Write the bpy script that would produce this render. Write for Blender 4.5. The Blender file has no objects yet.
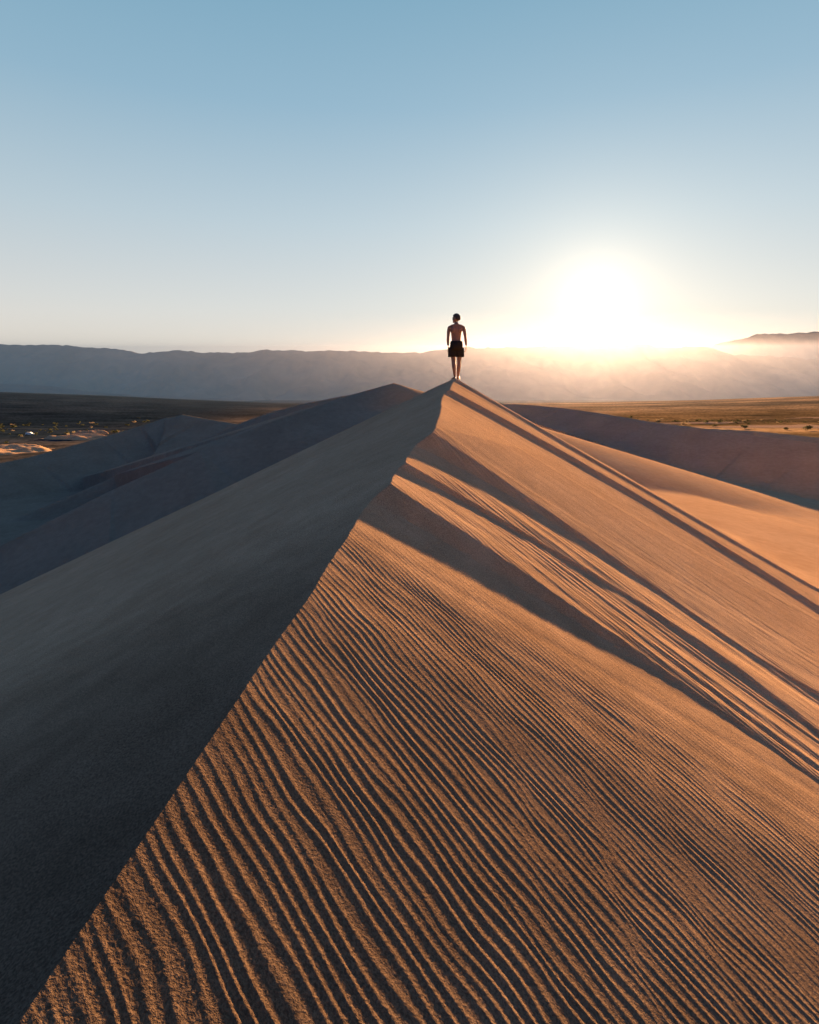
import bpy, bmesh, math, random
import numpy as np
from mathutils import Vector, Matrix, noise as mnoise

random.seed(11)
RNG = np.random.default_rng(11)
SC = bpy.context.scene
COL = SC.collection
R = math.radians

# ------------------------------------------------------------------ frame of reference
F, HZ, CX = 620.0, 395.0, 409.5           # focal length in px, horizon row, centre column
VALLEY = -25.0                            # valley floor below the eye


def at(px, py, Y):
    return np.array([(px - CX) / F * Y, Y, (HZ - py) / F * Y])


SUN_DIR = np.array([(598 - CX) / F, 1.0, (HZ - 302) / F])
SUN_DIR = SUN_DIR / np.linalg.norm(SUN_DIR)
SUN_EL = math.asin(SUN_DIR[2])
SUN_AZ = math.atan2(SUN_DIR[0], SUN_DIR[1])


# ------------------------------------------------------------------ helpers
def tag(o, label=None, cat=None, group=None, kind=None):
    if label: o['label'] = label
    if cat: o['category'] = cat
    if group: o['group'] = group
    if kind: o['kind'] = kind
    return o


def link(name, me, mat=None, parent=None):
    o = bpy.data.objects.new(name, me)
    COL.objects.link(o)
    if mat is not None and me is not None and not me.materials:
        me.materials.append(mat)
    if parent is not None:
        o.parent = parent
    return o


def grid_mesh(name, P, wrap=False, smooth=True):
    """P: (rows, cols, 3) -> quad grid mesh"""
    nr, nc = P.shape[:2]
    idx = np.arange(nr * nc).reshape(nr, nc)
    if wrap:
        idx = np.concatenate([idx, idx[:, :1]], axis=1)
    a = idx[:-1, :-1]; b = idx[:-1, 1:]; c = idx[1:, 1:]; d = idx[1:, :-1]
    q = np.stack([a, b, c, d], -1).reshape(-1, 4)
    me = bpy.data.meshes.new(name)
    me.vertices.add(nr * nc)
    me.vertices.foreach_set('co', P.reshape(-1).astype(np.float32))
    n = len(q)
    me.loops.add(n * 4)
    me.loops.foreach_set('vertex_index', q.reshape(-1).astype(np.int32))
    me.polygons.add(n)
    me.polygons.foreach_set('loop_start', np.arange(0, n * 4, 4, dtype=np.int32))
    me.polygons.foreach_set('use_smooth', np.full(n, smooth))
    me.update(calc_edges=True)
    return me


def hash2(ix, iy, seed):
    h = (ix.astype(np.int64) * 374761393 + iy.astype(np.int64) * 668265263 + seed * 974711) & 0x7fffffff
    h = ((h ^ (h >> 13)) * 1274126177) & 0x7fffffff
    h = (h ^ (h >> 16)) & 0xffff
    return h / 65535.0 * 2 - 1


def vnoise(x, y, seed=0):
    ix = np.floor(x); iy = np.floor(y)
    fx = x - ix; fy = y - iy
    ux = fx * fx * fx * (fx * (fx * 6 - 15) + 10); uy = fy * fy * fy * (fy * (fy * 6 - 15) + 10)
    a = hash2(ix, iy, seed); b = hash2(ix + 1, iy, seed)
    c = hash2(ix, iy + 1, seed); d = hash2(ix + 1, iy + 1, seed)
    return (a * (1 - ux) + b * ux) * (1 - uy) + (c * (1 - ux) + d * ux) * uy


def fbm(x, y, seed=0, octv=4, gain=.5):
    s = 0; a = 1.0
    for i in range(octv):
        s = s + a * vnoise(x * 2 ** i + 17.3 * i, y * 2 ** i - 9.1 * i, seed + i)
        a *= gain
    return s


def sstep(e0, e1, x):
    t = np.clip((x - e0) / (e1 - e0), 0, 1)
    return t * t * (3 - 2 * t)


def smax(a, b, k):
    h = np.clip(.5 + .5 * (a - b) / k, 0, 1)
    return b * (1 - h) + a * h + k * h * (1 - h)


def smin(a, b, k):
    return -smax(-a, -b, k)


# ------------------------------------------------------------------ node helpers
def new_mat(name):
    m = bpy.data.materials.new(name)
    m.use_nodes = True
    nt = m.node_tree
    for n in list(nt.nodes):
        nt.nodes.remove(n)
    out = nt.nodes.new('ShaderNodeOutputMaterial')
    return m, nt, out


def N(nt, typ, **kw):
    n = nt.nodes.new(typ)
    for k, v in kw.items():
        if k.startswith('i_'):
            n.inputs[k[2:].replace('_', ' ')].default_value = v
        else:
            setattr(n, k, v)
    return n


def rgb(*c):
    return (c[0], c[1], c[2], 1.0)


def noise_tex(nt, vec, scale, detail=3, rough=.55, dim='3D'):
    n = N(nt, 'ShaderNodeTexNoise')
    n.inputs['Scale'].default_value = scale
    n.inputs['Detail'].default_value = detail
    n.inputs['Roughness'].default_value = rough
    nt.links.new(vec, n.inputs['Vector'])
    return n.outputs['Fac']


def ramp(nt, fac, stops):
    n = N(nt, 'ShaderNodeValToRGB')
    e = n.color_ramp.elements
    while len(e) > 1:
        e.remove(e[-1])
    e[0].position = stops[0][0]; e[0].color = rgb(*stops[0][1])
    for p, c in stops[1:]:
        x = e.new(p); x.color = rgb(*c)
    nt.links.new(fac, n.inputs['Fac'])
    return n.outputs['Color']


def mixc(nt, a, b, fac, mode='MIX'):
    n = N(nt, 'ShaderNodeMix', data_type='RGBA', blend_type=mode)
    for sock, v in ((n.inputs[0], fac), (n.inputs[6], a), (n.inputs[7], b)):
        if hasattr(v, 'is_linked') or isinstance(v, bpy.types.NodeSocket):
            nt.links.new(v, sock)
        else:
            sock.default_value = v if not isinstance(v, tuple) else v
    return n.outputs[2]


def math_n(nt, op, a, b=None, c=None):
    n = N(nt, 'ShaderNodeMath', operation=op)
    for i, v in enumerate((a, b, c)):
        if v is None: continue
        if isinstance(v, bpy.types.NodeSocket):
            nt.links.new(v, n.inputs[i])
        else:
            n.inputs[i].default_value = v
    return n.outputs[0]


def maprange(nt, v, a, b, c=0., d=1.):
    n = N(nt, 'ShaderNodeMapRange')
    n.interpolation_type = 'SMOOTHSTEP'
    nt.links.new(v, n.inputs[0])
    for i, x in zip((1, 2, 3, 4), (a, b, c, d)):
        n.inputs[i].default_value = x
    return n.outputs[0]


def simple_mat(name, col, rough=.6, var=.25, scale=8., bump=0., metal=0.):
    m, nt, out = new_mat(name)
    tc = N(nt, 'ShaderNodeTexCoord')
    f = noise_tex(nt, tc.outputs['Object'], scale, 4)
    lo = tuple(x * (1 - var) for x in col); hi = tuple(min(1, x * (1 + var)) for x in col)
    c = ramp(nt, f, [(.3, lo), (.7, hi)])
    b = N(nt, 'ShaderNodeBsdfPrincipled')
    b.inputs['Roughness'].default_value = rough
    if rough >= .9: b.inputs['Specular IOR Level'].default_value = 0.
    b.inputs['Metallic'].default_value = metal
    nt.links.new(c, b.inputs['Base Color'])
    if bump:
        bp = N(nt, 'ShaderNodeBump')
        bp.inputs['Strength'].default_value = bump
        bp.inputs['Distance'].default_value = .02
        nt.links.new(f, bp.inputs['Height'])
        nt.links.new(bp.outputs[0], b.inputs['Normal'])
    nt.links.new(b.outputs[0], out.inputs[0])
    return m


# ------------------------------------------------------------------ materials
def sand_material():
    m, nt, out = new_mat('wind_rippled_sand')
    geo = N(nt, 'ShaderNodeNewGeometry')
    pos = geo.outputs['Position']
    big = noise_tex(nt, pos, .35, 4)
    mid = noise_tex(nt, pos, 3.0, 4)
    grain = noise_tex(nt, pos, 120., 2, .7)
    speck = noise_tex(nt, pos, 260., 1, .5)
    c = ramp(nt, big, [(.3, SAND_LO), (.7, SAND_HI)])
    c = mixc(nt, c, ramp(nt, mid, [(.3, (.85, .83, .8)), (.7, (1.08, 1.08, 1.08))]), .7, 'MULTIPLY')
    c = mixc(nt, c, ramp(nt, grain, [(.36, (.52, .52, .53)), (.64, (1.4, 1.38, 1.34))]), .75, 'MULTIPLY')
    c = mixc(nt, c, ramp(nt, speck, [(.30, (.4, .4, .42)), (.42, (1, 1, 1)), (.66, (1, 1, 1)), (.76, (1.7, 1.65, 1.55))]), .55, 'MULTIPLY')
    # low near end: coarse dark grains, plus foreground shade painted into the colour
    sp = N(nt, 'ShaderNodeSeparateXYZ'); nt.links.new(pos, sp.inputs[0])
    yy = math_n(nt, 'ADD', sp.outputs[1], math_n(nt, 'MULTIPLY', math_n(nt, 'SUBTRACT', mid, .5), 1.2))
    grain_shade = maprange(nt, yy, .8, 6.5, 1.0, 0.0)
    c = mixc(nt, c, mixc(nt, c, rgb(.27, .29, .33), 1.0, 'MULTIPLY'), grain_shade)
    # dunes further out: cool shade painted into the sand colour
    west_shade = math_n(nt, 'MULTIPLY', maprange(nt, sp.outputs[0], 2., -4., 0., 1.), math_n(nt, 'MULTIPLY', maprange(nt, sp.outputs[1], 21., 27., 0., 1.), maprange(nt, sp.outputs[1], 130., 170., 1., 0.)))
    c = mixc(nt, c, mixc(nt, c, rgb(.50, .64, .80), 1.0, 'MULTIPLY'), west_shade)
    east_shade = math_n(nt, 'MULTIPLY', maprange(nt, sp.outputs[0], 2., 9., 0., 1.), math_n(nt, 'MULTIPLY', maprange(nt, sp.outputs[1], 50., 62., 0., 1.), maprange(nt, sp.outputs[1], 130., 170., 1., 0.)))
    c = mixc(nt, c, mixc(nt, c, rgb(.68, .82, .98), 1.0, 'MULTIPLY'), east_shade)
    b = N(nt, 'ShaderNodeBsdfDiffuse')
    b.inputs['Roughness'].default_value = .6
    nt.links.new(c, b.inputs['Color'])
    bp = N(nt, 'ShaderNodeBump')
    bp.inputs['Strength'].default_value = .55
    bp.inputs['Distance'].default_value = .004
    nt.links.new(grain, bp.inputs['Height'])
    nt.links.new(bp.outputs[0], b.inputs['Normal'])
    nt.links.new(b.outputs[0], out.inputs[0])
    return m


SAND_LO, SAND_HI = (.41, .258, .150), (.48, .312, .186)
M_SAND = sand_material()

# ------------------------------------------------------------------ main dune geometry
A0 = at(20, 1020, 1.25)
B0 = at(455, 378, 17.0)
KX, KZ = (B0[0] - A0[0]) / (B0[1] - A0[1]), (B0[2] - A0[2]) / (B0[1] - A0[1])
X00, Z00 = A0[0] - KX * A0[1], A0[2] - KZ * A0[1]
SR, SL = .55, .47


def unproj(px, py, h):
    dx = (px - CX) / F; dz = (HZ - py) / F
    y = (Z00 + h + SR * X00) / (dz - KZ + SR * (dx - KX))
    return dx * y, y


PHI = R(-30)
DA = (math.cos(PHI), math.sin(PHI)); DB = (-math.sin(PHI), math.cos(PHI))
IMG = dict(
    C0=[(345, 533), (400, 572), (447, 602), (519, 648), (629, 720), (724, 785), (819, 850)],
    T1=[(357, 511), (447, 558), (519, 599), (629, 660), (724, 720), (819, 785)],
    C1=[(378, 476), (421, 504), (442, 521), (501, 556), (560, 593), (629, 645), (673, 678), (819, 780)],
    T2=[(387, 468), (447, 496), (501, 525), (560, 560), (629, 597), (739, 678), (819, 736)],
    C2=[(396, 456), (439, 483), (501, 519), (560, 551), (629, 591), (739, 671), (819, 729)],
    T3=[(403, 450), (447, 470), (501, 496), (560, 530), (610, 561), (702, 623), (819, 698)],
    C3=[(424, 425), (437, 439), (474, 461), (523, 491), (560, 518), (592, 542), (629, 569), (702, 618), (819, 692)],
    T4=[(448, 396), (500, 422), (550, 449), (625, 494), (739, 565), (819, 612)],
    C4=[(452, 391), (500, 415), (550, 443), (625, 487), (739, 557), (819, 603)],
    T5=[(455, 386), (515, 414), (573, 446), (607, 475), (702, 528), (819, 592)],
    C5=[(457, 383), (515, 410), (573, 442), (607, 470), (702, 523), (819, 587)],
)
KEYS = list(IMG)
STEP = ['fall', 'rise', 'back', 'rise', 'back', 'rise', 'back', 'rise', 'back', 'rise']
LINES = {}
AT = np.linspace(-8, 3, 111)
HT = None


def line_eval(k, a):
    c, a0, a1 = LINES[k]
    ac = np.clip(a, a0, a1)
    d = np.polyder(c)
    return np.polyval(c, ac) + np.polyval(d, ac) * (a - ac)


def all_lines(a):
    B = np.stack([line_eval(k, a) for k in KEYS])
    B[KEYS.index('C4')] = B[KEYS.index('T4')] + .45
    B[KEYS.index('T5')] = np.maximum(B[KEYS.index('T5')], B[KEYS.index('C4')] + .5)
    B[KEYS.index('C5')] = B[KEYS.index('T5')] + .40
    for i in range(1, len(KEYS)):
        B[i] = np.maximum(B[i], B[i - 1] + .05)
    return B


def height_table(a, B):
    g = lambda p, q: np.maximum(B[KEYS.index(q)] - B[KEYS.index(p)], 0)
    z = np.zeros_like(a)
    t1 = z - .05 * np.minimum(g('C0', 'T1'), .9)
    r1 = .105 * np.minimum(g('T1', 'C1'), 1.2); c1 = t1 + r1
    t2 = c1 - np.minimum(.25 * r1 + .02, .3 * g('C1', 'T2'))
    r2 = .10 * np.minimum(g('T2', 'C2'), .8) + .01; c2 = t2 + r2
    t3 = c2 - np.minimum(.5 * r2 + .02, .25 * g('C2', 'T3'))
    r3 = .088 * np.minimum(g('T3', 'C3'), 1.8) + .01; c3 = t3 + r3
    t4 = z
    c4 = z + .085; t5 = z + .03; c5 = z + .085
    H = np.stack([z, t1, c1, t2, c2, t3, c3, t4, c4, t5, c5])
    ker = np.ones(9) / 9
    return np.stack([np.convolve(np.pad(h, 4, mode='edge'), ker, 'valid') for h in H])


def all_heights(a, B=None):
    return np.stack([np.interp(np.maximum(a, LINES[k][1] + .1), AT, h) for k, h in zip(KEYS, HT)])


for it in range(5):
    new = {}
    for i, k in enumerate(KEYS):
        pts = []
        for px, py in IMG[k]:
            h = 0.
            if it:
                x, y = LAST[k][len(pts)]
                h = float(np.interp(x * DA[0] + y * DA[1], AT, HT[i]))
            pts.append(unproj(px, py, h))
        new[k] = pts
    LAST = new
    for k in KEYS:
        p = np.array(new[k])
        a = p @ np.array(DA); b = p @ np.array(DB)
        LINES[k] = (np.polyfit(a, b, 3 if len(a) > 5 and k[1] not in '45' else 2) if k != 'C3' else np.polyfit(a, b, 4), a.min() - .1, a.max() + .2)
    if it == 0:
        HT = height_table(AT, all_lines(AT))


def furrows(x, y):
    """height over the right-hand plane, and ripple amount"""
    a = x * DA[0] + y * DA[1]
    b = x * DB[0] + y * DB[1]
    wob = .03 * vnoise(a * 1.3, b * .6, 5) + .012 * vnoise(a * 5, b * 2.5, 6)
    b = b + wob
    B = all_lines(a); H = all_heights(a, B)
    h = np.zeros_like(x); rip = np.zeros_like(x)
    d = np.maximum(B[0] - b, 0)
    near = b < B[0]
    rip[near] = 1.0
    RK = [1.0, .12, 1.0, .5, .9, .35, .9, .10, .3, .1, .15]
    for i in range(len(KEYS) - 1):
        m = (b >= B[i]) & (b < B[i + 1])
        if not m.any(): continue
        t = ((b - B[i]) / (B[i + 1] - B[i]))[m]
        ts = t * t * (3 - 2 * t)
        rise = STEP[i] == 'rise'
        if rise:
            tt = np.where(t < .85, t, t)
            u = np.clip((t - .52) / .48, 0, 1); hh = .08 * t + .92 * (.75 * u + .25 * u * u * (3 - 2 * u))
        else:
            hh = .35 * t + .65 * ts
        h[m] = H[i][m] * (1 - hh) + H[i + 1][m] * hh
        w = (t ** .6 if i == 0 else ts) if not rise else t ** 2.5
        rip[m] = RK[i] * (1 - w) + RK[i + 1] * w
        if i == 6:   # the broad face: ripples die out quickly above the terminator
            rip[m] = .85 * np.exp(-t / .22) + .10
    # long fine striations that follow the furrows
    lm = sstep(0, .25, b - B[1]) * (1 - sstep(-.3, .6, b - B[6])) + .35 * sstep(.0, 1, b - B[6])
    lm = lm * (.5 + .5 * sstep(-3.2, -1.5, a))
    lw = .22 * (1 + .25 * vnoise(a * .2, b * .5, 81))
    s1 = np.sin(2 * np.pi * b / .125 + 3.0 * fbm(a * .45, b * 2.2, 83, 2))
    s2 = np.sin(2 * np.pi * b / .31 + 3.5 * fbm(a * .3, b * 1.2, 85, 2))
    h += lm * (.0030 * (.7 + .8 * vnoise(a * .5, b * 4, 82)) * s1 + .0060 * np.clip(.3 + .9 * vnoise(a * .35, b * 1.6, 84), 0, 1.2) * s2)
    far = b >= B[-1]
    h[far] = (H[-1] - .10 * (b - B[-1]))[far]
    rip[far] = .08
    return h, rip


def ripples(x, y, lam=.049):
    wx = .022 * fbm(x * .7, y * .7, 31, 2) + .012 * vnoise(x * 5.5, y * 5.5, 37)
    nx, ny = .64, .77
    ac0 = x * nx + y * ny
    e = np.maximum(ac0 - 3., 0)
    sc = np.where(e > 0, (3. + np.log1p(.13 * e) / .13) / np.maximum(ac0, .1), 1.0)
    gain = 1 + .13 * e
    x = x * sc; y = y * sc
    al = x * ny - y * nx; ac = x * nx + y * ny
    wx = wx + .32 * lam * vnoise(ac / (2.2 * lam), al / (9 * lam), 61) + .25 * lam * vnoise(ac / (1.3 * lam), al / (5 * lam), 63)
    ang1, ang2 = R(-40), R(-34)
    res = 0
    amp2 = np.clip(.25 + .75 * vnoise(x * 1.4 + 4, y * 1.4, 41), 0, .85)
    n1 = (-math.sin(ang1), math.cos(ang1)); n2 = (-math.sin(ang2), math.cos(ang2))
    p1 = (x * n1[0] + y * n1[1] + wx) / lam * 2 * math.pi
    p2 = (x * n2[0] + y * n2[1] + wx * .8) / (lam * 1.07) * 2 * math.pi + 1.0
    c = np.cos(p1) + amp2 * np.cos(p2); s = np.sin(p1) + amp2 * np.sin(p2)
    A = np.sqrt(c * c + s * s) + 1e-6
    ph = np.arctan2(s, c)
    env = 1.25 * A / (A + .3)
    # asymmetric crest: sharp top, rounded trough
    prof = (np.cos(ph + .35 * np.sin(ph)) + .18 * np.cos(2 * ph))
    return gain * prof * env * (.85 + .45 * vnoise(ac / (1.7 * lam), al / (8 * lam), 67))


# --- dunes around it: crest polylines (pixel column, row, depth) -> real points
def crest(pts):
    return np.array([at(*p) for p in pts])


DUNES = [
    # crest, slope towards the viewer, slope behind
    (crest([(-260, 640, 26), (-120, 600, 28), (0, 546, 30), (112, 490, 32), (200, 451, 34), (273, 421, 37), (345, 396.5, 41), (394, 383, 44)]), .30, .2),
    (crest([(-100, 560, 50), (0, 525, 52), (60, 500, 54), (168, 454, 58), (235, 425, 60), (268, 413, 61), (300, 404.5, 62), (345, 395.5, 64), (392, 391, 66)]), .62, .2),
    (crest([(-200, 505, 62), (-100, 486, 65), (0, 463, 72), (30, 457, 75), (100, 438, 82), (140, 426, 86), (165, 418, 87.5), (183, 414.5, 88), (205, 418.5, 87), (235, 423.5, 84), (280, 428, 80)]), .36, .2),
    (crest([(500, 403.5, 84), (525, 404.5, 80), (560, 407.5, 77), (600, 413, 73), (650, 421.5, 68), (700, 428, 63), (760, 436, 59), (819, 443.5, 55), (900, 456, 50), (1000, 470, 46)]), .34, .2),
    (crest([(700, 428, 124), (757, 431, 118), (819, 437.5, 105), (900, 446, 95)]), .4, .25),
]


def ridge_height(x, y, C, sc, sb):
    best = np.full(x.shape, 1e18); zz = np.zeros_like(x)
    for p, q in zip(C[:-1], C[1:]):
        d = q[:2] - p[:2]; L2 = d @ d
        t = np.clip(((x - p[0]) * d[0] + (y - p[1]) * d[1]) / L2, 0, 1)
        ex = x - (p[0] + t * d[0]); ey = y - (p[1] + t * d[1])
        D = ex * ex + ey * ey
        side = d[0] * ey - d[1] * ex
        z = p[2] + t * (q[2] - p[2]) - np.where(side < 0, sc, sb) * np.sqrt(D)
        m = D < best
        best[m] = D[m]; zz[m] = z[m]
    return zz


PK = B0.copy()


def backs(x, y):
    # far left flank (edge = the arm that runs from the summit down to the left)
    q = unproj_left(0, 595)
    e = q - PK
    gyL = -.055
    aL = (e[2] - gyL * e[1]) / e[0]
    zl = PK[2] + aL * (x - PK[0]) + gyL * (y - PK[1])
    # far right flank
    ux, uy = unproj(700, 510, 0.)
    q2 = np.array([ux, uy, Z00 + KZ * uy - SR * (ux - X00 - KX * uy)]); e2 = q2 - PK
    gyR = -.16
    aR = (e2[2] - gyR * e2[1]) / e2[0]
    zr = PK[2] + .35 + aR * (x - PK[0]) + gyR * (y - PK[1])
    return zl, zr


def unproj_left(px, py):
    dx = (px - CX) / F; dz = (HZ - py) / F
    y = (Z00 - SL * X00) / (dz - KZ - SL * (dx - KX))
    return np.array([dx * y, y, dz * y])


def terrain(x, y):
    x = np.asarray(x, float); y = np.asarray(y, float)
    shp = x.shape
    x = x.ravel(); y = y.ravel()
    dq = np.clip(5 - y, 0, 6)
    q = -.0075 * dq * dq - .09 * np.maximum(5 - y - 6, 0)
    xc = X00 + KX * y + .6776 * q + .014 * fbm(y * 2.2, y * 0 + .5, 77, 3) * sstep(1.5, 4, y); zc = Z00 + KZ * y + q
    right = zc - SR * (x - xc)
    rip = np.zeros_like(x)
    m = (x > xc - 1.5) & (y > .2) & (x < 22) & (y < 26)
    h, rp = furrows(x[m], y[m])
    fade = sstep(.2, .7, y[m])
    right[m] += h * fade
    rip[m] = rp * fade
    rr = np.hypot(x, y)
    # lumpy crest and slip face
    left = zc - SL * (xc - x) + .05 * vnoise(x * .35, y * .35, 3) * sstep(.0, 2., xc - x) + .007 * fbm((y + .3 * x) * 1.6, x * .35, 8, 3) * sstep(.1, .8, xc - x)
    zl, zr = backs(x, y)
    right = smin(right, zr, .35)
    onright = right < left
    main = np.minimum(right, left)
    main = np.minimum(main, zl)
    # ripples on the windward side
    m = onright & (rr < 22) & (rip > .01)
    if m.any():
        av = 1.0 + .25 * vnoise(x[m] * .8, y[m] * .8, 51)
        ef = sstep(0, .10, (x[m] - xc[m]))
        ra = rip[m] * av * (.75 + .25 * ef) * (1 - sstep(12, 20, rr[m]))
        main[m] += .00118 * ra * ripples(x[m], y[m])
        nr = rr[m] < 7
        rough = .7 * vnoise(x[m] * 85, y[m] * 85, 91) + vnoise(x[m] * 190, y[m] * 190, 92)
        main[m] += np.where(nr, .00028 * rough * rip[m] * (1 - sstep(3, 7, rr[m])), 0)
    # floor of the basin to the right, hollow to the left
    fl = -5.7 - .165 * (x - 18.9) + .0086 * (y - 69) + .25 * vnoise(x * .07, y * .07, 9)
    fl = fl - .35 * sstep(0, 1, (x * .6 + y * .35 - 19.2) / 2.2) * sstep(10, 17, x) * sstep(40, 25, y)
    hl = -9.5 + .05 * (x + 10)
    bl = sstep(-3, 3, x - .15 * (y - 17))
    fl = fl * bl + np.minimum(fl, hl) * (1 - bl)
    # dune field sinks to the valley far out
    fl = fl - 17 * sstep(85, 135, y) - 14 * sstep(45, 120, np.abs(x)) - 12 * sstep(15, 60, -y)
    z = smax(main, np.maximum(fl, VALLEY - 2), .3)
    mz = rr > 18
    for C, sc, sb in DUNES:
        zd = ridge_height(x[mz], y[mz], C, sc, sb)
        t = np.maximum(z[mz], zd)
        z[mz] = np.where(np.abs(zd - z[mz]) < 1, np.where(zd > z[mz] - 1, smax(z[mz], zd, .12), t), t)
    z = np.maximum(z, VALLEY - 4)
    return z.reshape(shp)


def build_dunes():
    front = np.linspace(R(-38.5), R(38.5), NCOL)
    back = np.linspace(R(38.5), R(360 - 38.5), 160)[1:-1]
    th = np.concatenate([front, back])
    rad = np.concatenate([np.geomspace(.55, 1.2, 150)[:-1], np.geomspace(1.2, 16, NROW)[:-1], np.geomspace(16, 165, 640)])
    T, RR = np.meshgrid(th, rad)
    X = RR * np.sin(T); Y = RR * np.cos(T)
    Z = terrain(X, Y)
    edge = sstep(140, 165, RR)
    Z = Z * (1 - edge) + (VALLEY - 3) * edge
    me = grid_mesh('sand_dunes', np.stack([X, Y, Z], -1), wrap=True)
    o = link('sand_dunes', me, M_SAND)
    tag(o, kind='structure')
    return o


NCOL, NROW = 1000, 1800
build_dunes()

# ------------------------------------------------------------------ valley floor and ranges
RIM = np.array([(-600, 386), (-200, 389), (0, 392), (100, 395.5), (200, 400), (280, 403.5), (450, 404.5), (600, 402.5), (700, 400), (819, 396), (1000, 392), (1400, 388)], float)


def valley_z(x, y):
    r = np.hypot(x, y)
    px = CX + F * x / np.maximum(y, 1e-3)
    px = np.where(y > 50, px, np.where(x < 0, -600, 1400))
    rim = (HZ - np.interp(px, RIM[:, 0], RIM[:, 1])) / F * 1000.
    z = VALLEY + (rim - VALLEY) * sstep(430, 1000, y)
    z = z * (1 - sstep(1020, 1500, y)) + (-24) * sstep(1020, 1500, y)
    return z + .5 * fbm(x * .01, y * .01, 71, 3) * sstep(150, 300, r)


def valley_material():
    m, nt, out = new_mat('valley_floor')
    geo = N(nt, 'ShaderNodeNewGeometry')
    pos = geo.outputs['Position']
    mp = N(nt, 'ShaderNodeMapping')
    mp.inputs['Scale'].default_value = (.35, 1, 1)
    nt.links.new(pos, mp.inputs['Vector'])
    sep = N(nt, 'ShaderNodeSeparateXYZ'); nt.links.new(pos, sep.inputs[0])
    band = noise_tex(nt, mp.outputs[0], .012, 5, .6)
    patch = noise_tex(nt, mp.outputs[0], .06, 5, .65)
    dots = noise_tex(nt, pos, .35, 3, .6)
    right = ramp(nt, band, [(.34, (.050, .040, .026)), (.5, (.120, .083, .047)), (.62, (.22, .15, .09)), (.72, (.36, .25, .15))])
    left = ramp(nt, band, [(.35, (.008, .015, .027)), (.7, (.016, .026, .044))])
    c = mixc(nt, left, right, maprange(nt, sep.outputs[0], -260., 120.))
    c = mixc(nt, c, ramp(nt, patch, [(.35, (.45, .45, .45)), (.6, (1.25, 1.2, 1.15))]), .8, 'MULTIPLY')
    c = mixc(nt, c, ramp(nt, dots, [(.4, (.3, .32, .28)), (.52, (1, 1, 1))]), .75, 'MULTIPLY')
    b = N(nt, 'ShaderNodeBsdfDiffuse'); nt.links.new(c, b.inputs['Color'])
    nt.links.new(b.outputs[0], out.inputs[0])
    return m


th = np.concatenate([np.linspace(R(-45), R(45), 260), np.linspace(R(45), R(315), 90)[1:-1]])
rad = np.geomspace(60, 9000, 320)
T, RR = np.meshgrid(th, rad)
X = RR * np.sin(T); Y = RR * np.cos(T)
M_VALLEY = valley_material()
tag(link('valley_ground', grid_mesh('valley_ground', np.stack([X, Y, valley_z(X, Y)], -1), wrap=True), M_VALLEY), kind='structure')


def sand_sheet(pts, hump, seed, mat):
    """low lit sand sheet on the valley floor: pts = (px, py, half length, half depth)"""
    for px, py, lx, ly in pts:
        Y0 = 25 / ((py - HZ) / F)
        x0 = (px - CX) / F * Y0
        u, v = np.meshgrid(np.linspace(-1, 1, 60), np.linspace(-1, 1, 40))
        xx = x0 + u * lx; yy = Y0 + v * ly + .12 * lx * u * vnoise(np.full_like(u, seed + .3), u * 2, seed)
        w = np.clip(1 - u * u - v * v + .35 * fbm(u * 2.5, v * 2.5, seed, 3), 0, 1)
        sh = sstep(0, .9, w)
        zz = valley_z(xx, yy) - .35 + sh * (hump * (.7 + .5 * fbm(u * 1.8 + v * .6, v * 2, seed + 9, 3)) + .4)
        tag(link('sand_flat', grid_mesh('sand_flat', np.stack([xx, yy, zz], -1)), mat), kind='structure')


sand_sheet([(0, 451, 24, 22), (80, 438.5, 20, 13), (93, 433.5, 11, 8)], 2.0, 3, M_SAND)
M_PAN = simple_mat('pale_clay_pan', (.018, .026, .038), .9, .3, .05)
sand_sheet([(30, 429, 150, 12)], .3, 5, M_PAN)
sand_sheet([(775, 427.5, 110, 26), (690, 424.5, 60, 14), (850, 422, 90, 14)], .3, 13, M_SAND)


def mountain_material():
    m, nt, out = new_mat('mountain_rock')
    geo = N(nt, 'ShaderNodeNewGeometry')
    f = noise_tex(nt, geo.outputs['Position'], .004, 6, .6)
    c = ramp(nt, f, [(.3, (.07, .07, .075)), (.7, (.15, .14, .13))])
    b = N(nt, 'ShaderNodeBsdfDiffuse'); nt.links.new(c, b.inputs['Color'])
    nt.links.new(b.outputs[0], out.inputs[0])
    return m


M_ROCK = mountain_material()


def mountain_range(name, sky, ymid, depth, seed, rough=1.0, px0=-900, px1=1750):
    sky = np.array(sky, float)
    px = np.linspace(px0, px1, 700)
    v = np.linspace(-1, 1, 90)
    PX, V = np.meshgrid(px, v)
    Yd = ymid + V * depth
    top = (HZ - np.interp(PX, sky[:, 0], sky[:, 1])) / F * ymid
    X = (PX - CX) / F * ymid * (1 + .0 * V)
    jag = fbm(X * .012, X * .0 + 3.3, seed + 20, 5, .62) * 8 * rough
    top = top + jag
    prof = np.clip(1 - np.abs(V), 0, 1) ** .9
    spur = np.abs(fbm(X * .0045 + .25 * V, V * 1.6, seed, 5)) * 1.35
    body = prof * (1 - .55 * spur * (1 - prof) * 1.6)
    base = -30.
    Z = base + (top - base) * np.clip(body, 0, 1)
    off = V * 0 + 140 * fbm(X * .0016, V * .0 + 7.7, seed + 5, 3)
    me = grid_mesh(name, np.stack([X, Yd + off * (1 - prof), Z], -1))
    return tag(link(name, me, M_ROCK), kind='structure')


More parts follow.
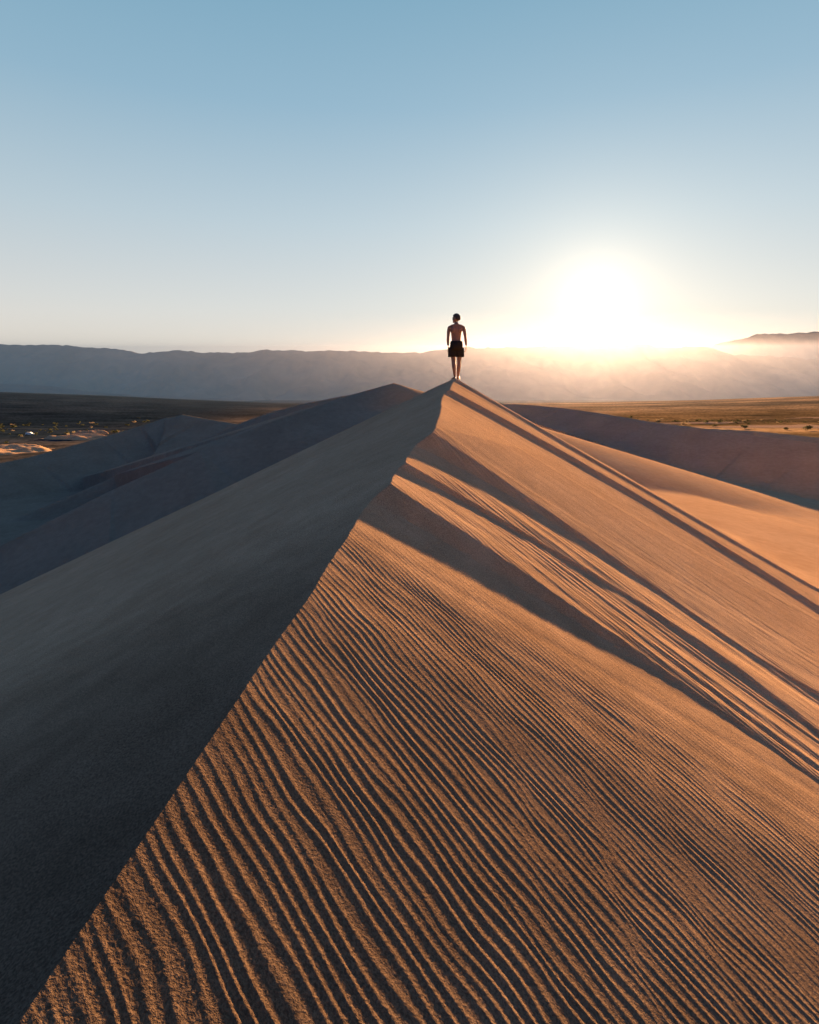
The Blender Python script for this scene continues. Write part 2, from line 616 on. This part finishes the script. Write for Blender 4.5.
mountain_range('mountains', [(-900, 330), (-400, 338), (-120, 345), (0, 343), (30, 344), (51, 342.5), (81, 347), (107, 346), (128, 350), (143, 354),
               (150, 352.5), (188, 350.5), (231, 353), (265, 350.5), (316, 349.5), (350, 351), (410, 351.5), (420, 352), (426, 350),
               (440, 348), (470, 345.5), (478, 347), (510, 346), (560, 346), (618, 345), (640, 344), (674, 346), (708, 347.5),
               (734, 355), (780, 357), (819, 358.5), (950, 362), (1300, 350), (1750, 345)], 3500, 620, 100)
mountain_range('mountains', [(-900, 380), (-100, 352), (300, 362), (600, 350), (704, 346), (734, 340), (764, 333), (789, 333), (811, 331), (835, 332),
               (900, 338), (1200, 330), (1750, 336)], 5200, 700, 140)
mountain_range('hills', [(-900, 378), (-200, 376), (-60, 379), (0, 382.5), (40, 385), (70, 388.5), (110, 394), (300, 402), (700, 404), (1750, 404)], 2500, 250, 170, .4)

# ------------------------------------------------------------------ haze in front of the ranges
hm, hnt, hout = new_mat('desert_haze')
vs = N(hnt, 'ShaderNodeVolumePrincipled')
vs.inputs['Color'].default_value = rgb(.035, .037, .049)
vs.inputs['Emission Color'].default_value = rgb(.38, .80, 1.1)
vs.inputs['Emission Strength'].default_value = 3.8e-5  # faint blue glow stands in for skylight scattered within the haze
vs.inputs['Absorption Color'].default_value = rgb(0, 0, 0)
vs.inputs['Density'].default_value = 1.5e-4
vs.inputs['Anisotropy'].default_value = .79
hnt.links.new(vs.outputs[0], hout.inputs['Volume'])
bm = bmesh.new()
bmesh.ops.create_cube(bm, size=1)
for v in bm.verts:
    far_side = v.co.y > 0
    top = (500 if far_side else 85) if v.co.z > 0 else -60
    v.co = (v.co.x * 16000, 6440 if far_side else 620, top)
me = bpy.data.meshes.new('haze'); bm.to_mesh(me); bm.free()
haze = tag(link('haze', me, hm), kind='stuff')

# ------------------------------------------------------------------ the person on the summit
def skin_mesh(chains, levels=2):
    """chains: list of lists of (x, y, z, rx, ry) -> evaluated skin mesh (bmesh)"""
    me = bpy.data.meshes.new('tmp')
    vs, es, rs = [], [], []
    for ch in chains:
        for i, p in enumerate(ch):
            vs.append(p[:3]); rs.append((p[3], p[4] if len(p) > 4 else p[3]))
            if i: es.append((len(vs) - 2, len(vs) - 1))
    me.from_pydata(vs, es, [])
    o = bpy.data.objects.new('tmp', me); COL.objects.link(o)
    md = o.modifiers.new('skin', 'SKIN'); md.use_smooth_shade = True
    k = 0
    for ch in chains:
        for i, p in enumerate(ch):
            sv = me.skin_vertices[0].data[k]
            sv.radius = rs[k]; sv.use_root = (i == 0); k += 1
    sb = o.modifiers.new('sub', 'SUBSURF'); sb.levels = levels; sb.render_levels = levels
    dg = bpy.context.evaluated_depsgraph_get()
    dg.update()
    r = bpy.data.meshes.new_from_object(o.evaluated_get(dg))
    bpy.data.objects.remove(o)
    return r


def fuse(meshes, voxel, smooth_it=3):
    bm = bmesh.new()
    for m in meshes:
        bm.from_mesh(m)
    me = bpy.data.meshes.new('tmp'); bm.to_mesh(me); bm.free()
    o = bpy.data.objects.new('tmp', me); COL.objects.link(o)
    md = o.modifiers.new('r', 'REMESH'); md.mode = 'VOXEL'; md.voxel_size = voxel; md.use_smooth_shade = True
    sm = o.modifiers.new('s', 'SMOOTH'); sm.factor = .5; sm.iterations = smooth_it
    dg = bpy.context.evaluated_depsgraph_get(); dg.update()
    r = bpy.data.meshes.new_from_object(o.evaluated_get(dg))
    bpy.data.objects.remove(o)
    return r


def ball(c, r, sx=1, sy=1, sz=1):
    bm = bmesh.new()
    bmesh.ops.create_uvsphere(bm, u_segments=24, v_segments=16, radius=r)
    for v in bm.verts:
        v.co = Vector((v.co.x * sx + c[0], v.co.y * sy + c[1], v.co.z * sz + c[2]))
    me = bpy.data.meshes.new('tmp'); bm.to_mesh(me); bm.free()
    return me


def xform(meshes, M):
    for m in meshes: m.transform(M)
    return meshes


def hand(side, wrist, dirv, yaw):
    """relaxed hand hanging from the wrist: palm, four unequal fingers slightly curled, thumb from the side"""
    out = []
    z = -1
    # local frame: x towards the thumb (forward), y across (palm normal towards thigh), z down
    out.append(skin_mesh([[(0, 0, 0, .024, .018), (0, 0, -.035, .036, .015), (0, 0, -.075, .041, .014), (0, 0, -.092, .036, .012)]]))
    for i, (fx, L) in enumerate(((.030, .070), (.011, .080), (-.010, .074), (-.029, .058))):
        c = .012 + .004 * i
        out.append(skin_mesh([[(fx * .8, 0, -.070, .0095), (fx, c * .2, -.094, .0092), (fx * 1.03, c * .8, -.094 - L * .45, .0085),
                               (fx * 1.03, c * 2.0, -.094 - L * .78, .0080), (fx * 1.0, c * 3.1, -.094 - L, .0070)]]))
    out.append(skin_mesh([[(.022, .004, -.030, .014), (.045, .010, -.052, .0125), (.056, .016, -.080, .0108), (.058, .022, -.108, .009)]]))
    M = Matrix.Translation(wrist) @ Matrix.Rotation(yaw, 4, 'Z')
    # x axis -> forward (+y of body); y axis -> towards thigh
    B = Matrix(((0, side * -1, 0, 0), (1, 0, 0, 0), (0, 0, 1, 0), (0, 0, 0, 1)))
    d = Vector(dirv).normalized()
    rot = Vector((0, 0, -1)).rotation_difference(d).to_matrix().to_4x4()
    for m in out:
        m.transform(Matrix.Translation(wrist) @ rot @ B)
    return out


def build_person(loc, yaw):
    root = bpy.data.objects.new('person', None); COL.objects.link(root)
    root.location = loc; root.rotation_euler = (0, 0, yaw); root.empty_display_size = .3
    tag(root, 'shirtless person in dark shorts standing on the dune summit with back turned, looking left', 'person')
    skin = simple_mat('skin', (.16, .090, .060), .6, .12, 14, .1)
    cloth = simple_mat('dark_shorts_cloth', (.020, .019, .017), .9, .25, 30, .3)
    hairm = simple_mat('dark_hair', (.020, .014, .010), .7, .4, 60, .5)
    # y+ is forward (away from the viewer)
    trunk = [(0, 0, .92, .150, .112), (0, .005, 1.00, .150, .108), (0, .012, 1.09, .138, .098), (0, .010, 1.20, .152, .105), (0, 0, 1.32, .172, .115),
             (0, -.012, 1.41, .165, .105), (0, -.015, 1.475, .112, .088), (0, -.008, 1.52, .068, .066), (-.004, .006, 1.58, .062, .064)]
    meshes = [skin_mesh([trunk])]
    meshes += [ball((0, -.028, 1.470), .1, 1.8, .75, .52)]                     # trapezius
    for sx in (-1, 1):
        meshes.append(ball((sx * .085, -.072, 1.36), .075, 1.0, .55, 1.25))      # shoulder blade
        meshes.append(ball((sx * .082, .085, 1.345), .08, 1.05, .5, .8))         # chest
        meshes.append(ball((sx * .072, -.055, .90), .09, .9, .7, 1.0))           # seat
    # arms: the left one hangs close, the right one a little out
    la = [(-.150, -.012, 1.445, .062), (-.192, -.010, 1.425, .066), (-.214, -.012, 1.33, .050, .054), (-.224, -.018, 1.22, .043, .047), (-.230, -.016, 1.145, .040),
          (-.231, 0, 1.09, .046), (-.228, .03, 1.00, .037), (-.222, .050, .925, .029, .025)]
    ra = [(.150, -.012, 1.445, .062), (.194, -.012, 1.423, .066), (.220, -.016, 1.33, .050, .054), (.236, -.026, 1.22, .043, .047), (.246, -.026, 1.145, .040),
          (.254, -.012, 1.09, .046), (.266, .015, 1.00, .037), (.274, .035, .925, .029, .025)]
    meshes += [skin_mesh([la]), skin_mesh([ra])]
    meshes += hand(-1, Vector((-.222, .052, .920)), (.03, .10, -1), 0)
    meshes += hand(1, Vector((.275, .037, .920)), (.04, .10, -1), 0)
    # legs: feet in line on the narrow crest
    ll = [(-.085, 0, .93, .098), (-.094, .005, .82, .092, .096), (-.088, .012, .68, .076, .080), (-.076, .016, .53, .064, .066), (-.073, .008, .46, .060), (-.070, -.016, .36, .064, .068),
          (-.062, -.018, .27, .054), (-.052, -.012, .14, .040), (-.048, -.008, .07, .036, .040)]
    rl = [(.085, 0, .93, .098), (.092, .012, .82, .092, .096), (.088, .030, .68, .076, .080), (.080, .045, .53, .064, .066), (.076, .038, .46, .060), (.070, .016, .36, .064, .068),
          (.060, .012, .27, .054), (.048, .022, .14, .040), (.044, .026, .07, .036, .040)]
    meshes += [skin_mesh([ll]), skin_mesh([rl])]
    for (fx, fy, t) in ((-.048, -.02, -.05), (.044, .015, .03)):
        meshes.append(skin_mesh([[(fx, fy - .045, .032, .032, .030), (fx, fy, .050, .036, .042), (fx + t * .4, fy + .07, .036, .040, .030), (fx + t, fy + .14, .022, .042, .020), (fx + t * 1.1, fy + .175, .016, .036, .013)]]))
        for q in range(5):
            xx = fx + t * 1.15 + (q - 2) * .0165
            Lq = (.205, .222, .218, .208, .192)[q if t < 0 else 4 - q]
            meshes.append(skin_mesh([[(xx, fy + .15, .016, .0105), (xx, fy + Lq, .013, .0095)]]))
    # head, built facing forward then turned to the left
    hd = [ball((0, .0, 1.685), .1, .78, .98, 1.08), ball((0, .035, 1.625), .07, .82, .95, .95),
          skin_mesh([[(0, .095, 1.690, .010), (0, .112, 1.665, .013), (0, .108, 1.645, .012)]]),                 # nose
          skin_mesh([[(-.022, .092, 1.612, .008), (0, .102, 1.612, .010), (.022, .092, 1.612, .008)]]),          # mouth
          ball((0, .082, 1.580), .028, 1, .8, .8)]
    for sx in (-1, 1):
        hd.append(ball((sx * .080, -.005, 1.665), .030, .35, .75, 1.1))
        hd.append(skin_mesh([[(sx * .012, .094, 1.705, .009), (sx * .036, .090, 1.712, .010), (sx * .056, .074, 1.705, .008)]]))   # brow
        hd.append(ball((sx * .033, .083, 1.686), .013))
    TURN = Matrix.Translation((-.004, .004, 0)) @ Matrix.Rotation(R(62), 4, 'Z')
    xform(hd, TURN)
    me = fuse(meshes + hd, .0075, 3); me.name = 'body'
    body = link('body', me, skin, root)
    # hair: cap over the back and top of the skull, cut short
    bm = bmesh.new()
    bmesh.ops.create_icosphere(bm, subdivisions=5, radius=.1)
    for v in bm.verts:
        n = v.co.normalized()
        k = 1 + .022 * mnoise.noise(n * 9) + .018 * mnoise.noise(n * 24)
        v.co = Vector((n.x * .0845 * k, n.y * .1055 * k - .006, n.z * .1165 * k))
    kill = [v for v in bm.verts if (v.co.y > .030 and v.co.z < .052 + .25 * (.07 - min(.07, v.co.y))) or v.co.z < -.062 or (v.co.y > -.02 and v.co.z < .01)]
    bmesh.ops.delete(bm, geom=kill, context='VERTS')
    for f in bm.faces: f.smooth = True
    hm_ = bpy.data.meshes.new('hair'); bm.to_mesh(hm_); bm.free()
    hm_.transform(TURN @ Matrix.Translation((0, 0, 1.690)))
    h = link('hair', hm_, hairm, root)
    sol = h.modifiers.new('s', 'SOLIDIFY'); sol.thickness = .012; sol.offset = 1
    # shorts: waist to above the knee, open legs
    sh = [skin_mesh([[(0, -.004, 1.06, .168, .168), (0, -.006, 1.00, .190, .190), (0, -.014, .93, .190, .208), (0, -.014, .86, .196, .208), (0, 0, .80, .16, .13)]]),
          skin_mesh([[(-.088, -.004, .90, .094, .165), (-.100, -.004, .78, .094, .150), (-.106, .006, .66, .094, .140), (-.110, .010, .55, .094, .135)]]),
          skin_mesh([[(.088, -.002, .90, .094, .165), (.099, .006, .78, .094, .150), (.104, .020, .66, .094, .140), (.107, .030, .55, .094, .135)]])]
    sm = fuse(sh, .010, 4)
    bm = bmesh.new(); bm.from_mesh(sm)
    for v in bm.verts:
        p = v.co
        p += v.normal * (.006 * mnoise.noise(Vector((p.x * 9, p.y * 9, p.z * 16))) + .004 * mnoise.noise(p * 40)) if v.normal.length > 0 else Vector()
    bmesh.ops.bisect_plane(bm, geom=bm.verts[:] + bm.edges[:] + bm.faces[:], plane_co=(0, 0, 1.035), plane_no=(0, 0, 1), clear_outer=True)
    bmesh.ops.bisect_plane(bm, geom=bm.verts[:] + bm.edges[:] + bm.faces[:], plane_co=(0, 0, .615), plane_no=(0, 0, -1), clear_outer=True)
    for f in bm.faces: f.smooth = True
    me2 = bpy.data.meshes.new('shorts'); bm.to_mesh(me2); bm.free()
    so_ = link('shorts', me2, cloth, root)
    sol = so_.modifiers.new('s', 'SOLIDIFY'); sol.thickness = .006
    wb = bmesh.new()
    ring = []
    n = 40
    for zz in (1.018, 1.050):
        ring.append([wb.verts.new((math.cos(2 * math.pi * i / n) * (.160 if zz > 1.03 else .170), math.sin(2 * math.pi * i / n) * (.130 if zz > 1.03 else .144) - .002, zz)) for i in range(n)])
    for i in range(n):
        f = wb.faces.new((ring[0][i], ring[0][(i + 1) % n], ring[1][(i + 1) % n], ring[1][i])); f.smooth = True
    me3 = bpy.data.meshes.new('waistband'); wb.to_mesh(me3); wb.free()
    w = link('waistband', me3, cloth, so_)
    w.modifiers.new('s', 'SOLIDIFY').thickness = .008
    return root


PX_, PY_ = 1.0, 1.0
gx, gy = np.meshgrid(np.linspace(.6, 2.0, 300), np.linspace(15.5, 18.5, 300))
gz = terrain(gx, gy)
k = int(np.argmax(gz / gy))
peak = Vector((gx.flat[k], gy.flat[k], gz.flat[k]))
PERSON = build_person((peak.x + .045, peak.y + .10, peak.z - .035), R(0))

# ------------------------------------------------------------------ desert scrub and the vehicle on the flats
def leaf_mat(name, lo, hi):
    m, nt, out = new_mat(name)
    oi = N(nt, 'ShaderNodeNewGeometry')
    c = ramp(nt, oi.outputs['Random Per Island'], [(0, lo), (1, hi)])
    d = N(nt, 'ShaderNodeBsdfDiffuse'); nt.links.new(c, d.inputs['Color'])
    t = N(nt, 'ShaderNodeBsdfTranslucent'); nt.links.new(c, t.inputs['Color'])
    mx = N(nt, 'ShaderNodeMixShader'); mx.inputs[0].default_value = .3
    nt.links.new(d.outputs[0], mx.inputs[1]); nt.links.new(t.outputs[0], mx.inputs[2])
    nt.links.new(mx.outputs[0], out.inputs[0])
    return m


M_LEAF = leaf_mat('dark_leaf', (.022, .026, .013), (.075, .080, .038))
M_DRY = leaf_mat('dry_leaf', (.16, .125, .08), (.30, .24, .16))
M_BARK = simple_mat('grey_bark', (.07, .055, .042), .9, .3, 6)


def leaf_cloud(rnd, n, rx, ry, rz, z0, leaf, lobes=5):
    bm = bmesh.new()
    cs = [(rnd.uniform(-.6, .6) * rx, rnd.uniform(-.6, .6) * ry, z0 + rnd.uniform(-.25, .45) * rz, rnd.uniform(.4, .75)) for _ in range(lobes)]
    for _ in range(n):
        c = rnd.choice(cs)
        v = Vector((rnd.gauss(0, 1), rnd.gauss(0, 1), rnd.gauss(0, 1))).normalized() * (rnd.random() ** .45) * c[3]
        p = Vector((c[0] + v.x * rx, c[1] + v.y * ry, max(.04, c[2] + v.z * rz)))
        a = Vector((rnd.gauss(0, 1), rnd.gauss(0, 1), rnd.gauss(0, 1))).normalized(); b = a.orthogonal().normalized()
        s_ = leaf * rnd.uniform(.5, 1.3)
        q = [p + a * s_, p + b * s_ * .5, p - a * s_, p - b * s_ * .5]
        bm.faces.new([bm.verts.new(x) for x in q])
    me = bpy.data.meshes.new('crown'); bm.to_mesh(me); bm.free()
    return me


def limbs_mesh(rnd, n, r, h, thick):
    bm = bmesh.new()
    for i in range(n):
        a = rnd.uniform(0, 6.28); p = Vector((rnd.uniform(-.1, .1) * r, rnd.uniform(-.1, .1) * r, -.3)); w = thick * rnd.uniform(.6, 1)
        d = Vector((math.cos(a) * .5, math.sin(a) * .5, 1)).normalized()
        prev = None
        for s_ in range(6):
            ring = [bm.verts.new(p + Vector((math.cos(k * 1.2566), math.sin(k * 1.2566), 0)) * w) for k in range(5)]
            if prev:
                for k in range(5): bm.faces.new((prev[k], prev[(k + 1) % 5], ring[(k + 1) % 5], ring[k]))
            prev = ring
            d = (d + Vector((rnd.gauss(0, .25) + math.cos(a) * .15, rnd.gauss(0, .25) + math.sin(a) * .15, .1))).normalized()
            p = p + d * h / 5.5; w *= .74
    me = bpy.data.meshes.new('trunk'); bm.to_mesh(me); bm.free()
    return me


def ground_at(px, py, D=25):
    """point of the valley floor seen along a direction"""
    Y = D / ((py - HZ) / F)
    for _ in range(6):
        x = (px - CX) / F * Y
        z = float(valley_z(np.array([x]), np.array([Y]))[0])
        Y = -z / ((py - HZ) / F)
    return Vector(((px - CX) / F * Y, Y, z))


def bush(name, px, py, w_px, h_px, label, seed, leafm, group=None):
    rnd = random.Random(seed)
    p = ground_at(px, py)
    w = w_px / F * p.y; h = h_px / F * p.y
    root = bpy.data.objects.new(name, None); COL.objects.link(root)
    root.location = p
    tag(root, label, 'bush', group)
    link('crown', leaf_cloud(rnd, 700, w * .42, w * .36, h * .5, h * .45, h * .085, 7), leafm, root)
    link('trunk', limbs_mesh(rnd, 6, w * .3, h * .8, h * .035), M_BARK, root)
    return root


for i, (px, py, w, h, lab, mt) in enumerate([
    (745, 428.5, 9, 4.6, 'dark round bush in the middle of the pale sand strip on the right', M_LEAF),
    (787, 430.0, 8, 3.6, 'low dark bush on the sand strip, left of the widest bush', M_LEAF),
    (806, 430.5, 15, 6.0, 'widest dark bush on the sand strip, near the right edge', M_LEAF),
    (715, 427.0, 6, 2.6, 'small flat dark bush at the left end of the pale sand strip', M_LEAF),
    (685, 425.5, 11, 4.2, 'pale dry bush behind the crest of the right hand dune', M_DRY),
    (749, 424.6, 4, 2.4, 'tiny dark bush on the far edge of the sand strip', M_LEAF),
    (6, 443.5, 7, 2.6, 'dark bush at the left edge behind the sunlit sand', M_LEAF),
]):
    bush('desert_bush', px, py, w, h, lab, 300 + i, mt)

protos = []
for i in range(4):
    rnd = random.Random(40 + i)
    protos.append(leaf_cloud(rnd, 160, 1.5, 1.3, .8, .7, .22, 4))
    protos[-1].name = 'desert_shrub'
    protos[-1].materials.append(M_LEAF)
dryp = []
for i in range(2):
    rnd = random.Random(70 + i)
    dryp.append(leaf_cloud(rnd, 140, 1.4, 1.2, .7, .6, .2, 4)); dryp[-1].name = 'dry_shrub'; dryp[-1].materials.append(M_DRY)
rnd = random.Random(5)
n_left = n_right = 0
while n_left + n_right < 230:
    if n_left < 80:
        px = rnd.uniform(-5, 200); py = rnd.uniform(419.5, 437); side = 'left'
    else:
        px = rnd.uniform(560, 825); py = 413 + 10 * rnd.random() ** .7; side = 'right'
    p = ground_at(px, py)
    if p.y > 610 or p.y < 250: continue
    if side == 'left': n_left += 1
    else: n_right += 1
    dry = rnd.random() < (.12 if side == 'left' else .3)
    if dry:
        lab = 'pale dry shrub in the shaded scrub on the left flats' if side == 'left' else 'pale dry shrub in the sunlit scrub on the right flats'
        grp = 'pale shrubs on the %s flats' % side
        o = link('dry_shrub', rnd.choice(dryp))
    else:
        lab = 'dark low shrub in the shaded scrub on the left flats' if side == 'left' else 'dark low shrub in the sunlit scrub on the right flats'
        grp = 'dark shrubs on the %s flats' % side
        o = link('desert_shrub', rnd.choice(protos))
    o.location = p; o.rotation_euler = (0, 0, rnd.uniform(0, 6.28))
    sc = 1.5 * rnd.uniform(.5, 1.15) * (1.15 if rnd.random() < .15 else .8)
    o.scale = (sc, sc, sc * rnd.uniform(.7, 1.1))
    tag(o, lab, 'shrub', grp)


def build_vehicle(p, yaw):
    root = bpy.data.objects.new('parked_vehicle', None); COL.objects.link(root)
    root.location = p; root.rotation_euler = (0, 0, yaw)
    tag(root, 'tiny white vehicle parked on the dark flats at far left', 'vehicle')
    white = simple_mat('white_paint', (.80, .80, .78), .35, .05, 3)
    glass = simple_mat('dark_glass', (.02, .025, .03), .1, .2, 3)
    rub = simple_mat('tyre_rubber', (.02, .02, .02), .8, .2, 6)
    prof = [(-2.3, .42), (-2.35, .95), (-2.15, 1.55), (-1.9, 1.72), (.55, 1.72), (1.25, 1.12), (2.2, .98), (2.35, .75), (2.35, .42)]
    bm = bmesh.new()
    L = [bm.verts.new((x, -.9 + (.12 if z > 1.2 else 0), z)) for x, z in prof]
    Rr = [bm.verts.new((x, .9 - (.12 if z > 1.2 else 0), z)) for x, z in prof]
    bm.faces.new(L); bm.faces.new(Rr[::-1])
    for i in range(len(prof)):
        j = (i + 1) % len(prof)
        bm.faces.new((L[j], L[i], Rr[i], Rr[j]))
    bmesh.ops.bevel(bm, geom=bm.edges[:], offset=.06, segments=2, affect='EDGES')
    me = bpy.data.meshes.new('body'); bm.to_mesh(me); bm.free()
    link('body', me, white, root)
    for sx in (-1, 1):
        for x0, x1 in ((-1.85, -.75), (-.65, .75)):
            bm = bmesh.new()
            y0, y1 = sx * .905, sx * .80
            xr = x1 - (.35 if x1 > 0 else 0)
            q = [(x0, y0, 1.12), (x1, y0, 1.12), (xr, y1, 1.60), (x0, y1, 1.60)]
            bm.faces.new([bm.verts.new(v) for v in q])
            me = bpy.data.meshes.new('window'); bm.to_mesh(me); bm.free()
            link('window', me, glass, root)
        for x in (-1.45, 1.45):
            bm = bmesh.new()
            bmesh.ops.create_cone(bm, cap_ends=True, segments=20, radius1=.36, radius2=.36, depth=.24, matrix=Matrix.Translation((x, sx * .82, .36)) @ Matrix.Rotation(R(90), 4, 'X'))
            bmesh.ops.bevel(bm, geom=[e for e in bm.edges if len(e.link_faces) == 2 and abs(e.calc_face_angle(0)) > 1], offset=.04, segments=2, affect='EDGES')
            me = bpy.data.meshes.new('wheel'); bm.to_mesh(me); bm.free()
            link('wheel', me, rub, root)
    return root


build_vehicle(ground_at(30, 435.0), R(12))

# ------------------------------------------------------------------ sky, sun, camera
def build_world():
    w = bpy.data.worlds.new('World')
    SC.world = w
    w.use_nodes = True
    nt = w.node_tree
    for n in list(nt.nodes): nt.nodes.remove(n)
    out = nt.nodes.new('ShaderNodeOutputWorld')
    bg = nt.nodes.new('ShaderNodeBackground')
    sky = N(nt, 'ShaderNodeTexSky', sky_type='NISHITA')
    sky.sun_disc = False
    sky.sun_elevation = SUN_EL
    sky.sun_rotation = SUN_AZ
    sky.altitude = 0; sky.air_density = 1.0; sky.dust_density = SKY_DUST; sky.ozone_density = 2.0
    tc = N(nt, 'ShaderNodeTexCoord')
    vec = tc.outputs['Generated']
    dp = N(nt, 'ShaderNodeVectorMath', operation='DOT_PRODUCT')
    nt.links.new(vec, dp.inputs[0]); dp.inputs[1].default_value = tuple(SUN_DIR)
    ang = math_n(nt, 'ARCCOSINE', math_n(nt, 'MINIMUM', dp.outputs['Value'], .9999999))
    deg = math_n(nt, 'MULTIPLY', ang, 180 / math.pi)
    c = sky.outputs[0]
    hs = N(nt, 'ShaderNodeHueSaturation')
    hs.inputs['Saturation'].default_value = SKY_SAT
    hs.inputs['Hue'].default_value = SKY_HUE
    nt.links.new(c, hs.inputs['Color'])
    c = mixc(nt, hs.outputs[0], rgb(*SKY_TINT), 1.0, 'MULTIPLY')
    sep = N(nt, 'ShaderNodeSeparateXYZ'); nt.links.new(vec, sep.inputs[0])
    el = math_n(nt, 'MULTIPLY', math_n(nt, 'ABSOLUTE', sep.outputs[2]), 57.3)
    rp = ramp(nt, math_n(nt, 'DIVIDE', el, 90.), [(e / 90., tuple(k / SKY_STR for k in col)) for e, col in BANDS])
    back = mixc(nt, rgb(.24, .38, .84), rgb(1, 1, 1), maprange(nt, deg, 50., 140., 1.0, 0.0))
    c = mixc(nt, c, mixc(nt, rp, back, 1.0, 'MULTIPLY'), 1.0, 'ADD')
    for amp, s, p, col in GLOW:
        e = math_n(nt, 'EXPONENT', math_n(nt, 'MULTIPLY', math_n(nt, 'POWER', math_n(nt, 'DIVIDE', deg, s), p), -1.0))
        c = mixc(nt, c, rgb(*[x * amp / SKY_STR for x in col]), e, 'ADD')
    nt.links.new(c, bg.inputs['Color'])
    bg.inputs['Strength'].default_value = SKY_STR
    nt.links.new(bg.outputs[0], out.inputs[0])
    w.cycles.sampling_method = 'MANUAL'
    w.cycles.sample_map_resolution = 4096


SKY_STR, SKY_DUST, SKY_SAT, SKY_HUE, SKY_TINT = .05, .4, 1.0, .5, (.42, .45, .45)
BANDS = [(0, (.72, .58, .47)), (3.5, (.70, .61, .54)), (8, (.61, .60, .58)), (15, (.455, .54, .585)), (24, (.265, .42, .53)), (34, (.165, .34, .46)), (55, (.042, .105, .28)), (90, (.026, .085, .26))]
GLOW = [(300000., .5, 2.0, (1, .56, .25)), (1.15, 1.9, 1.0, (1, .80, .56)), (.16, 6.0, 1.1, (1, .66, .38)), (.07, 16., 1.2, (1, .76, .56))]
build_world()

sl = bpy.data.lights.new('sun', 'SUN')
sl.energy = 5.0
sl.angle = R(.55)
sl.color = (1.0, .56, .26)
so = link('sun', sl)
so.rotation_euler = Vector(SUN_DIR).to_track_quat('Z', 'Y').to_euler()
so.location = (10, 30, 20)

cd = bpy.data.cameras.new('camera')
cam = link('camera', cd)
cd.sensor_fit = 'VERTICAL'
cd.sensor_height = 36.
cd.lens = F / 1024 * 36.
cd.shift_y = -(512 - HZ) / 1024
cd.clip_start = .05
cd.clip_end = 30000
cam.location = (0, 0, 0)
cam.rotation_euler = (R(90), 0, 0)
SC.camera = cam

SC.view_settings.view_transform = 'Standard'
SC.view_settings.look = 'None'
SC.view_settings.exposure = 0
SC.cycles.use_denoising = True
SC.cycles.volume_bounces = 0
SC.cycles.max_bounces = 4
SC.cycles.diffuse_bounces = 1
